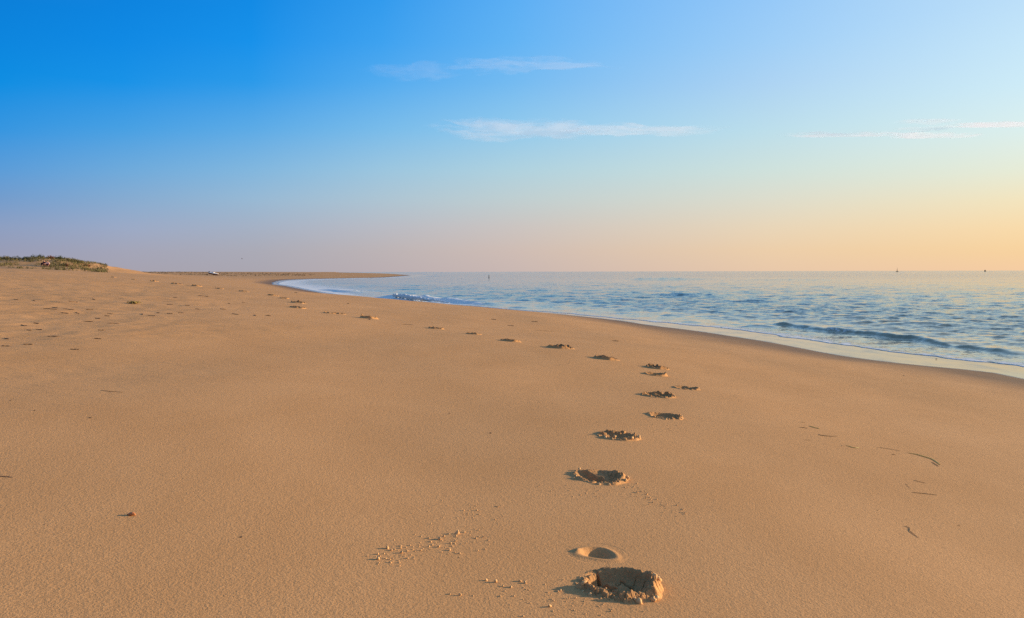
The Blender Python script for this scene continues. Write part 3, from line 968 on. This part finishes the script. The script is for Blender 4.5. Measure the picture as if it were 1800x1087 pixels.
def grass_field(name, spots, mat, hmin, hmax, bw_):
    V = []; F = []
    xs = np.array([s[0] for s in spots]); ys = np.array([s[1] for s in spots])
    zs = ground(xs, ys)
    for x, y, z_ in zip(xs, ys, zs):
        for k in range(7):
            a0 = rng.uniform(0, 2 * PI); h_ = rng.uniform(hmin, hmax); lean = rng.uniform(.1, .55) * h_
            bx, by = x + rng.normal(0, .1), y + rng.normal(0, .1)
            s = (math.cos(a0 + 1.57) * bw_, math.sin(a0 + 1.57) * bw_)
            b = len(V)
            V += [(bx - s[0], by - s[1], z_ - .05), (bx + s[0], by + s[1], z_ - .05),
                  (bx + lean * .4 * math.cos(a0) + s[0] * .7, by + lean * .4 * math.sin(a0) + s[1] * .7, z_ + h_ * .6),
                  (bx + lean * math.cos(a0), by + lean * math.sin(a0), z_ + h_)]
            F.append((b, b + 1, b + 2)); F.append((b, b + 2, b + 3))
    return mesh_obj(name, V, F, mat, smooth=False)


spots = []
while len(spots) < 2100:
    D = rng.uniform(106, 134); px = rng.uniform(-140, 190)
    x = (px - 900) / FPX * D
    dens = .5 + .9 * float(noise2(np.array([x / 3.0]), np.array([D / 4.0]), 7)[0]) + (.35 if px > 95 else 0)
    if D < 112: dens -= .35
    dens -= .45 * max(0, (px - 130) / 55.0)
    if rng.uniform() < dens:
        spots.append((x, D))
tag(grass_field('dune_grass', spots, M_GRASS, .13, .38, .022), kind='stuff')
spots = []
while len(spots) < 900:
    px = rng.uniform(205, 560); D = rng.uniform(270, 460)
    x = (px - 905) / FPX * D
    z_, d = ground(np.array([x]), np.array([D]), True)
    if d[0] > 34 and rng.uniform() < .45 + .9 * float(noise2(np.array([x / 9.0]), np.array([D / 12.0]), 8)[0]):
        spots.append((x, D))
tag(grass_field('far_dune_grass', spots, M_GRASSF, .12, .34, .05), kind='stuff')

# ------------------------------------------------------------------ boat drawn up on the sand
M_HULL = plain('boat_brown_hull', lin((96, 44, 30)), .5, .2, 6)
M_WHITE = plain('boat_white_paint', lin((232, 226, 216)), .4, .05, 5)
M_MOTOR = plain('outboard_dark', lin((36, 38, 44)), .4, .2, 8)
D = 290.0
bx = ray(375.5, 474)[0] * D
bz = float(ground(np.array([bx]), np.array([D]))[0])
boat = empty('motor_boat', (bx, D, bz + .1), 0)
L_ = 3.5
def hull_ring(t, off=0.0, top=True):
    x = -L_ / 2 + L_ * t
    w = .72 * (1 - max(0, (t - .45) / .55) ** 2.2) + .02
    sh = .62 + .12 * t
    keel = .05 + .32 * max(0, (t - .7) / .3) ** 2
    return x, w + off, sh, keel
rings = []
for i in range(13):
    x, w, sh, keel = hull_ring(i / 12)
    rings.append([(x, -w, sh), (x, -w * .96, sh * .55 + keel * .45), (x, -w * .55, keel + .06), (x, 0, keel), (x, w * .55, keel + .06), (x, w * .96, sh * .55 + keel * .45), (x, w, sh)])
V, F = loft(rings)
hull = mesh_obj('hull', V, F, M_HULL, boat)
rings = []
for i in range(13):
    x, w, sh, keel = hull_ring(i / 12, .05)
    rings.append([(x, -w, sh - .1), (x, -w, sh + .05), (x, -w * .8, sh + .1), (x, 0, sh + .13), (x, w * .8, sh + .1), (x, w, sh + .05), (x, w, sh - .1)])
V, F = loft(rings)
mesh_obj('deck', V, F, M_WHITE, boat)
V, F = loft([[(-.5, -.4, .72), (-.5, .4, .72), (-.45, .4, .98), (-.45, -.4, .98)], [(.15, -.42, .74), (.15, .42, .74), (.0, .36, .92), (.0, -.36, .92)]])
mesh_obj('console', V, F, M_WHITE, boat)
V, F = loft([[(-1.75, -.14, .45), (-1.75, .14, .45), (-1.7, .16, 1.0), (-1.7, -.16, 1.0)], [(-2.05, -.12, .5), (-2.05, .12, .5), (-2.05, .13, .98), (-2.05, -.13, .98)]])
mot = mesh_obj('outboard_motor', V, F, M_MOTOR, boat)
V, F = tube([(-1.92, 0, .5), (-1.95, 0, .1), (-1.98, 0, -.02)], [.08, .06, .04], 8)
mesh_obj('motor_leg', V, F, M_MOTOR, mot)
boat.rotation_euler = (math.radians(4), math.radians(12), math.radians(-8))
tag(boat, 'small white-decked motor boat with brown hull lying on the far sand', 'boat')

# buoy, sailing boat, cruiser
M_BUOY = plain('buoy_dark_paint', lin((28, 44, 52)), .5, .2, 4)
q = on_plane(859.5, 489.2, 0)
by = empty('spar_buoy', (q[0], q[1], -.12)); by.scale = (.9, .9, .78)
V, F = loft([[(r * math.cos(2 * PI * k / 14), r * math.sin(2 * PI * k / 14), z_) for k in range(14)] for r, z_ in ((.1, 0), (.2, .08), (.22, .3), (.19, .42), (.12, .5))])
mesh_obj('float', V, F, M_BUOY, by)
V, F = tube([(0, 0, .45), (0, 0, .9), (.01, 0, 1.4)], [.13, .13, .11], 12)
mesh_obj('spar', V, F, M_BUOY, by)
V, F = loft([[(r * math.cos(2 * PI * k / 12), r * math.sin(2 * PI * k / 12), z_) for k in range(12)] for r, z_ in ((.05, 1.38), (.15, 1.42), (.15, 1.5), (.03, 1.58))])
mesh_obj('topmark', V, F, M_BUOY, by)
tag(by, 'dark upright spar buoy standing in the sea off the bay', 'buoy')

M_HZ = plain('distant_boat_grey', lin((128, 110, 90)), .6, .15, .5)
M_HZS = plain('distant_sail', lin((176, 150, 118)), .8, .1, .5)
D = 1500.0
xs_ = ray(1577.3, 477)[0] * D
sb = empty('sailing_boat', (xs_, D, -.1))
rings = []
for i in range(9):
    t = i / 8; w = .95 * math.sin(PI * (.25 + .74 * t)) ** .8
    rings.append([(-2.6 + 5.2 * t, -w, 1.0), (-2.6 + 5.2 * t, -w * .5, .1), (-2.6 + 5.2 * t, w * .5, .1), (-2.6 + 5.2 * t, w, 1.0)])
V, F = loft(rings); mesh_obj('hull', V, F, M_HZ, sb)
V, F = loft([[(-.9, -.5, 1.0), (-.9, .5, 1.0), (-.8, .45, 1.6), (-.8, -.45, 1.6)], [(.9, -.4, 1.0), (.9, .4, 1.0), (.5, .35, 1.5), (.5, -.35, 1.5)]])
mesh_obj('cabin', V, F, M_HZ, sb)
V, F = tube([(.3, 0, .9), (.05, 0, 5), (-.3, 0, 8.6)], [.13, .11, .07], 8); mesh_obj('mast', V, F, M_HZ, sb)
V, F = tube([(.25, 0, 1.9), (-1.2, 0, 1.95), (-2.2, 0, 2.0)], [.1, .1, .07], 8); mesh_obj('boom', V, F, M_HZ, sb)
V, F = loft([[(.2, -.04, 2.1), (.2, .04, 2.1), (-.9, .03, 2.1), (-.9, -.03, 2.1)], [(0, -.04, 5), (0, .04, 5), (-.6, .03, 5), (-.6, -.03, 5)], [(-.25, -.03, 7.9), (-.25, .03, 7.9), (-.34, .02, 7.9), (-.34, -.02, 7.9)]])
mesh_obj('sail', V, F, M_HZS, sb)
tag(sb, 'tiny sailing boat with a tall thin mast on the horizon', 'boat')
D = 1700.0
cx_ = ray(1732, 476)[0] * D
cr = empty('cabin_cruiser', (cx_, D, -.1))
rings = []
for i in range(9):
    t = i / 8; w = 1.0 * math.sin(PI * (.3 + .69 * t)) ** .8
    rings.append([(-2.1 + 4.2 * t, -w, 1.3 + .3 * t), (-2.1 + 4.2 * t, -w * .6, .0), (-2.1 + 4.2 * t, w * .6, .0), (-2.1 + 4.2 * t, w, 1.3 + .3 * t)])
V, F = loft(rings); mesh_obj('hull', V, F, M_HZ, cr)
V, F = loft([[(-1.5, -.8, 1.3), (-1.5, .8, 1.3), (-1.4, .7, 3.6), (-1.4, -.7, 3.6)], [(.9, -.7, 1.5), (.9, .7, 1.5), (.4, .6, 3.7), (.4, -.6, 3.7)]])
mesh_obj('cabin', V, F, M_HZ, cr)
tag(cr, 'tiny dark motor boat on the horizon at far right', 'boat')

# ------------------------------------------------------------------ gull in flight
M_BIRD = plain('gull_grey', lin((96, 92, 98)), .7, .2, 8)
D = 330.0
d = ray(425.5, 455.3)
gl = empty('gull', (d[0] * D, D, EYE + d[2] * D))
rings = []
for t, r in ((-.28, .01), (-.2, .05), (-.05, .075), (.1, .07), (.2, .05), (.26, .045), (.31, .02), (.36, .006)):
    rings.append([(t, r * math.cos(2 * PI * k / 10), r * .9 * math.sin(2 * PI * k / 10) + .05 * t) for k in range(10)])
V, F = loft(rings); body = mesh_obj('body', V, F, M_BIRD, gl)
for s in (-1, 1):
    rings = []
    for t, z_, c0, c1 in ((0, .02, -.1, .12), (.25, .16, -.07, .13), (.5, .2, -.09, .08), (.72, .14, -.2, -.1)):
        rings.append([(c1, s * t, z_), (.5 * (c0 + c1), s * t, z_ + .02), (c0, s * t, z_), (.5 * (c0 + c1), s * t, z_ - .012)])
    V, F = loft(rings); mesh_obj('wing', V, F, M_BIRD, gl)
gl.rotation_euler = (math.radians(18), math.radians(-10), math.radians(35))
tag(gl, 'lone gull flying low over the far beach, right of the boat', 'bird')

# ------------------------------------------------------------------ two people sitting on the dune front
def skin(name, joints, edges, mat, parent=None, lv=2):
    me = bpy.data.meshes.new(name)
    me.from_pydata([j[:3] for j in joints], edges, [])
    me.materials.append(mat)
    o = bpy.data.objects.new(name, me); COL.objects.link(o)
    o.modifiers.new('Skin', 'SKIN')
    for i, j in enumerate(joints):
        sv = me.skin_vertices[0].data[i]
        sv.radius = (j[3], j[3]); sv.use_root = (i == 0)
    s = o.modifiers.new('Sub', 'SUBSURF'); s.levels = lv; s.render_levels = lv
    if parent: o.parent = parent
    return o


M_SKIN = plain('skin', lin((190, 140, 112)), .6, .08, 12)
M_PINK = plain('pale_pink_cloth', lin((226, 186, 182)), .85, .1, 14)
M_MAROON = plain('dark_maroon_cloth', lin((58, 22, 34)), .85, .2, 14)
M_HAIR = plain('dark_hair', lin((28, 20, 18)), .6, .3, 40)
def sitter(px, D, top, hair_m, label, rz, seed):
    x = ray(px, 461)[0] * D
    z0 = float(ground(np.array([x]), np.array([D]))[0])
    # skeleton faces -y (towards the beach); pelvis first
    J = [(0, 0, .12, .13), (0, .03, .35, .13), (0, .02, .52, .12), (0, 0, .6, .055), (0, -.02, .68, .085), (0, -.02, .78, .085),
         (-.17, .02, .52, .06), (-.24, -.14, .34, .042), (-.12, -.33, .36, .032), (-.08, -.38, .37, .028),
         (.17, .02, .52, .06), (.24, -.14, .34, .042), (.12, -.33, .36, .032), (.08, -.38, .37, .028),
         (-.1, -.04, .12, .09), (-.12, -.38, .42, .07), (-.12, -.55, .08, .045), (-.12, -.68, .04, .035),
         (.1, -.04, .12, .09), (.12, -.38, .42, .07), (.12, -.55, .08, .045), (.12, -.68, .04, .035)]
    E = [(0, 1), (1, 2), (2, 3), (3, 4), (4, 5), (2, 6), (6, 7), (7, 8), (8, 9), (2, 10), (10, 11), (11, 12), (12, 13),
         (0, 14), (14, 15), (15, 16), (16, 17), (0, 18), (18, 19), (19, 20), (20, 21)]
    root = empty('person', (x, D, z0), rz)
    skin('body', J, E, M_SKIN, root)
    T = [(0, 0, .1, .155), (0, .03, .35, .155), (0, .02, .52, .14), (-.17, .02, .53, .08), (-.23, -.12, .36, .062), (.17, .02, .53, .08), (.23, -.12, .36, .062)]
    skin('shirt', T, [(0, 1), (1, 2), (2, 3), (3, 4), (2, 5), (5, 6)], top, root)
    T = [(0, .01, .1, .16), (-.1, -.04, .12, .11), (-.12, -.38, .42, .09), (-.12, -.53, .12, .062), (.1, -.04, .12, .11), (.12, -.38, .42, .09), (.12, -.53, .12, .062)]
    skin('trousers', T, [(0, 1), (1, 2), (2, 3), (0, 4), (4, 5), (5, 6)], M_MAROON, root)
    skin('hair', [(0, .03, .82, .1), (0, .06, .74, .09), (0, .07, .64, .07)], [(0, 1), (1, 2)], hair_m, root)
    tag(root, label, 'person')
sitter(83.8, 112, M_PINK, M_HAIR, 'person in a pale pink top sitting in front of the dune shrubs', .35, 1)
sitter(78, 112.6, M_MAROON, M_HAIR, 'person in dark clothes sitting left of the one in pink', -.1, 2)

# ------------------------------------------------------------------ clouds
def cloud(px0, px1, py0, py1, dens, label, seed, D=3000.0, tilt=0.0, thin=1.0):
    m = bpy.data.materials.new('cloud_vapour'); m.use_nodes = True
    nt = NT(m.node_tree)
    m.node_tree.nodes.remove(m.node_tree.nodes['Principled BSDF'])
    out = [n for n in m.node_tree.nodes if n.type == 'OUTPUT_MATERIAL'][0]
    tc = nt.node('ShaderNodeTexCoord').outputs['Object']
    sep = nt.node('ShaderNodeSeparateXYZ', ins={'Vector': tc})
    # slow warp so that the fibres bend, then long thin fibres
    def nz(sc, detail, rough, loc, src=tc):
        mp = nt.node('ShaderNodeMapping', ins={'Vector': src})
        mp.inputs['Location'].default_value = loc; mp.inputs['Scale'].default_value = sc
        return nt.noise(mp.outputs[0], 1.0, detail, rough)
    w = nz((1.6, 1.1, 1.0), 3, .55, (seed * 3.1, seed, 0))
    zz = nt.math('ADD', sep.outputs[1], nt.math('MULTIPLY', nt.math('SUBTRACT', w, .5), 1.3))
    cmb = nt.node('ShaderNodeCombineXYZ', ins={'X': sep.outputs[0], 'Y': sep.outputs[2], 'Z': zz})
    fib = nz((3.2, .9, 4.2 * thin), 6, .62, (seed * 1.7, seed * 5.9, seed), cmb.outputs[0])
    puff = nz((2.2, .6, 1.1), 4, .6, (seed * 2.3, seed * .7, seed * 3), cmb.outputs[0])
    ax = nt.math('ABSOLUTE', sep.outputs[0])
    r2 = nt.math('ADD', nt.math('POWER', ax, 2.0), nt.math('POWER', nt.math('MULTIPLY', zz, 1.05), 2.0))
    fall = nt.rng(r2, .0, 1.0, 1.0, 0.0, True)
    v = nt.math('ADD', nt.math('MULTIPLY', fib, .8), nt.math('MULTIPLY', puff, .8))
    v = nt.math('SUBTRACT', nt.math('ADD', v, nt.math('MULTIPLY', fall, .62)), 1.02)
    al = nt.math('MULTIPLY', nt.rng(v, 0.0, .55, 0, 1, True), dens, clamp=True)
    al = nt.math('MULTIPLY', al, nt.rng(fall, 0.0, .12))
    # one fixed normal for the whole sheet, turned partly sunward to brighten it
    nn = nt.node('ShaderNodeVectorMath', operation='NORMALIZE')
    nn.inputs[0].default_value = (.62, -.74, .16)
    df = nt.node('ShaderNodeBsdfDiffuse'); df.inputs['Color'].default_value = (.93, .93, .94, 1)
    nt.put(df.inputs['Normal'], nn.outputs[0])
    ni = nt.node('ShaderNodeVectorMath', operation='SCALE'); nt.put(ni.inputs[0], nn.outputs[0]); ni.inputs['Scale'].default_value = -1
    tl = nt.node('ShaderNodeBsdfTranslucent'); tl.inputs['Color'].default_value = (.93, .93, .94, 1)
    nt.put(tl.inputs['Normal'], ni.outputs[0])
    both = nt.node('ShaderNodeAddShader'); nt.l.new(df.outputs[0], both.inputs[0]); nt.l.new(tl.outputs[0], both.inputs[1])
    tr = nt.node('ShaderNodeBsdfTransparent')
    mx = nt.node('ShaderNodeMixShader', ins={0: al})
    nt.l.new(tr.outputs[0], mx.inputs[1]); nt.l.new(both.outputs[0], mx.inputs[2])
    nt.put(out.inputs['Surface'], mx.outputs[0])
    xc = .5 * (px0 + px1); yc = .5 * (py0 + py1)
    d = ray(xc, yc)
    hw = .5 * (px1 - px0) / FPX * D
    hh = .5 * (py1 - py0) / FPX * D
    alt = d[2] * D                         # a level sheet of ice cloud at its own height, seen from below
    gx, gy = np.meshgrid(np.linspace(-1, 1, 61), np.linspace(-1, 1, 31))
    gz = .35 * noise2(gx * 3 + seed, gy * 1.5, int(seed)) + .2 * noise2(gx * 7 + seed, gy * 3, int(seed) + 1)
    o = grid_mesh('cloud', gx, gy, gz, m, keep=gx ** 2 + gy ** 2 < 1.05)
    o.location = (d[0] * D, D, EYE + alt)
    o.scale = (hw, hh * D / alt, hh * .06)
    o.rotation_euler = (0, math.radians(tilt), math.radians(-tilt * 3))
    tag(o, label, 'cloud', 'thin streak clouds')
    return o


cloud(740, 1120, 92, 138, .19, 'faint broad upper cloud streak, highest in the sky', 2.0)
cloud(610, 850, 100, 152, .08, 'faintest cloud wisp, trailing left of the upper streak', 7.3, D=3060)
cloud(705, 1120, 200, 258, .40, 'brightest feathery cloud in the middle of the sky', 4.1, D=2940, tilt=-.3)
cloud(940, 1330, 213, 246, .36, 'thin tail of cloud reaching right from the bright feathery one', 9.4, D=3120, tilt=.6)
cloud(1325, 1640, 230, 244, .62, 'long thin cloud streak, left one of the low right streaks', 5.2, D=3000, tilt=-.3)
cloud(1510, 1760, 230, 247, .62, 'thin bright cloud streak continuing right of the low left one', 6.6, D=3180, tilt=.7)
cloud(1550, 1700, 220, 233, .3, 'short faint cloud wisp between the right streaks', 3.3, D=2900)
cloud(1550, 1710, 207, 221, .34, 'short pale cloud at the left end of the upper right streak', 1.3, D=3080)
cloud(1570, 2010, 211, 227, .8, 'long bright cloud streak cut by the right edge of the photo', 8.8, D=2960, tilt=.3)

# ------------------------------------------------------------------ sky, sun
EXPO = 1.62
SUN_AZ, SUN_EL = math.radians(74), math.radians(8.4)
world = bpy.data.worlds.new('World'); SC.world = world; world.use_nodes = True
nt = NT(world.node_tree)
bg = [n for n in nt.n if n.type == 'BACKGROUND'][0]
dirv = nt.node('ShaderNodeTexCoord').outputs['Generated']
sep = nt.node('ShaderNodeSeparateXYZ', ins={'Vector': dirv})
el = nt.math('ARCSINE', sep.outputs[2])
azn = nt.math('ARCTAN2', sep.outputs[0], sep.outputs[1])
elf = nt.rng(el, 0.0, math.radians(90), 0, 1)
ROWS = [478, 440, 400, 350, 300, 230, 150, 80, 0]
SKYC = {
    0: [(162, 160, 176), (153, 158, 184), (142, 160, 195), (115, 157, 206), (90, 157, 218), (50, 150, 226), (0, 142, 228), (0, 134, 224), (0, 127, 218)],
    450: [(172, 168, 178), (172, 172, 184), (166, 178, 198), (152, 186, 214), (130, 184, 224), (92, 172, 232), (40, 155, 236), (18, 146, 236), (10, 138, 230)],
    225: [(168, 164, 177), (165, 167, 186), (156, 171, 200), (134, 172, 210), (110, 171, 221), (70, 161, 229), (18, 147, 233), (6, 138, 230), (3, 131, 224)],
    675: [(188, 176, 179), (190, 181, 183), (186, 188, 197), (174, 198, 213), (156, 199, 225), (121, 189, 236), (83, 173, 241), (60, 163, 242), (47, 155, 239)],
    900: [(203, 185, 180), (208, 190, 182), (204, 197, 194), (192, 208, 211), (176, 211, 225), (146, 203, 238), (116, 188, 243), (98, 181, 246), (90, 175, 246)],
    1350: [(234, 202, 172), (238, 208, 172), (234, 215, 186), (222, 222, 206), (208, 227, 222), (190, 224, 237), (174, 213, 245), (160, 208, 249), (150, 202, 250)],
    1800: [(247, 206, 164), (249, 212, 160), (250, 220, 172), (244, 230, 192), (232, 237, 216), (221, 241, 239), (207, 237, 249), (199, 232, 251), (190, 225, 251)],
}
def ramp(stops):
    n = nt.node('ShaderNodeValToRGB', ins={'Fac': elf})
    cr_ = n.color_ramp
    while len(cr_.elements) > 1:
        cr_.elements.remove(cr_.elements[-1])
    cr_.elements[0].position = stops[0][0]; cr_.elements[0].color = stops[0][1]
    for p_, c_ in stops[1:]:
        e_ = cr_.elements.new(p_); e_.color = c_
    return n.outputs['Color']
def col_for(px):
    a0 = math.atan((px - 900) / FPX)
    st = []
    for py, c in zip(ROWS, SKYC[px]):
        hz = 477.8 - (px - 900) * ROLL
        e_ = math.atan(max(0, hz - py) / FPX * math.cos(a0))
        st.append((e_ / (PI / 2), lin(c)))
    top = np.array(st[-1][1][:3]); zen = np.array(lin((88, 136, 192))[:3])
    gry = np.array(lin((138, 166, 190))[:3])
    st.append((.40, tuple(top * .40 + gry * .6) + (1,)))
    st.append((.7, tuple(zen) + (1,)))
    return ramp(st), a0
cols = [col_for(px) for px in (0, 225, 450, 675, 900, 1350, 1800)]
sunc = ramp([(0, (1.25, .72, .30, 1)), (.05, (1.3, .86, .45, 1)), (.12, (1.15, .92, .66, 1)), (.22, (.72, .80, .86, 1)), (.4, (.3, .5, .78, 1)), (.7, lin((88, 136, 192)))])
backc = ramp([(0, lin((162, 156, 172))), (.06, lin((146, 156, 186))), (.14, lin((122, 152, 194))), (.3, lin((96, 140, 192))), (.7, lin((88, 136, 192)))])
c = cols[0][0]
c = nt.mix(nt.rng(azn, math.radians(-33), math.radians(-110), 0, 1, True), c, backc)
for i in range(1, 7):
    c = nt.mix(nt.rng(azn, cols[i - 1][1], cols[i][1]), c, cols[i][0])
c = nt.mix(nt.rng(azn, cols[6][1], SUN_AZ, 0, 1, True), c, sunc)
c = nt.mix(nt.rng(azn, SUN_AZ, math.radians(150), 0, 1, True), c, backc)
sky = nt.node('ShaderNodeTexSky')
sky.sky_type = 'NISHITA'; sky.sun_disc = False
sky.sun_elevation = SUN_EL; sky.sun_rotation = SUN_AZ
sky.air_density = 1.0; sky.dust_density = 1.5; sky.ozone_density = 1.5
c10 = nt.mix(1.0, c, (10, 10, 10, 1), 'MULTIPLY')
cm = nt.mix(.03, c10, sky.outputs[0])
nt.put(bg.inputs['Color'], cm)
bg.inputs['Strength'].default_value = 0.1 / EXPO

sl = bpy.data.lights.new('sun', 'SUN')
sl.energy = 5.0; sl.angle = math.radians(.9); sl.color = (1.0, .74, .46)
so = bpy.data.objects.new('sun', sl); COL.objects.link(so)
dv = Vector((math.sin(SUN_AZ) * math.cos(SUN_EL), math.cos(SUN_AZ) * math.cos(SUN_EL), math.sin(SUN_EL)))
so.rotation_euler = dv.to_track_quat('Z', 'Y').to_euler()

# ------------------------------------------------------------------ render settings
vs = SC.view_settings
SC.display_settings.display_device = 'sRGB'
vs.view_transform = 'Standard'; vs.look = 'None'; vs.exposure = math.log2(EXPO); vs.gamma = 1.0
SC.render.engine = 'CYCLES'
SC.cycles.max_bounces = 10
SC.cycles.transparent_max_bounces = 32
SC.cycles.diffuse_bounces = 3
SC.cycles.glossy_bounces = 3
SC.cycles.use_denoising = False
SC.cycles.volume_bounces = 10
SC.cycles.volume_max_steps = 256
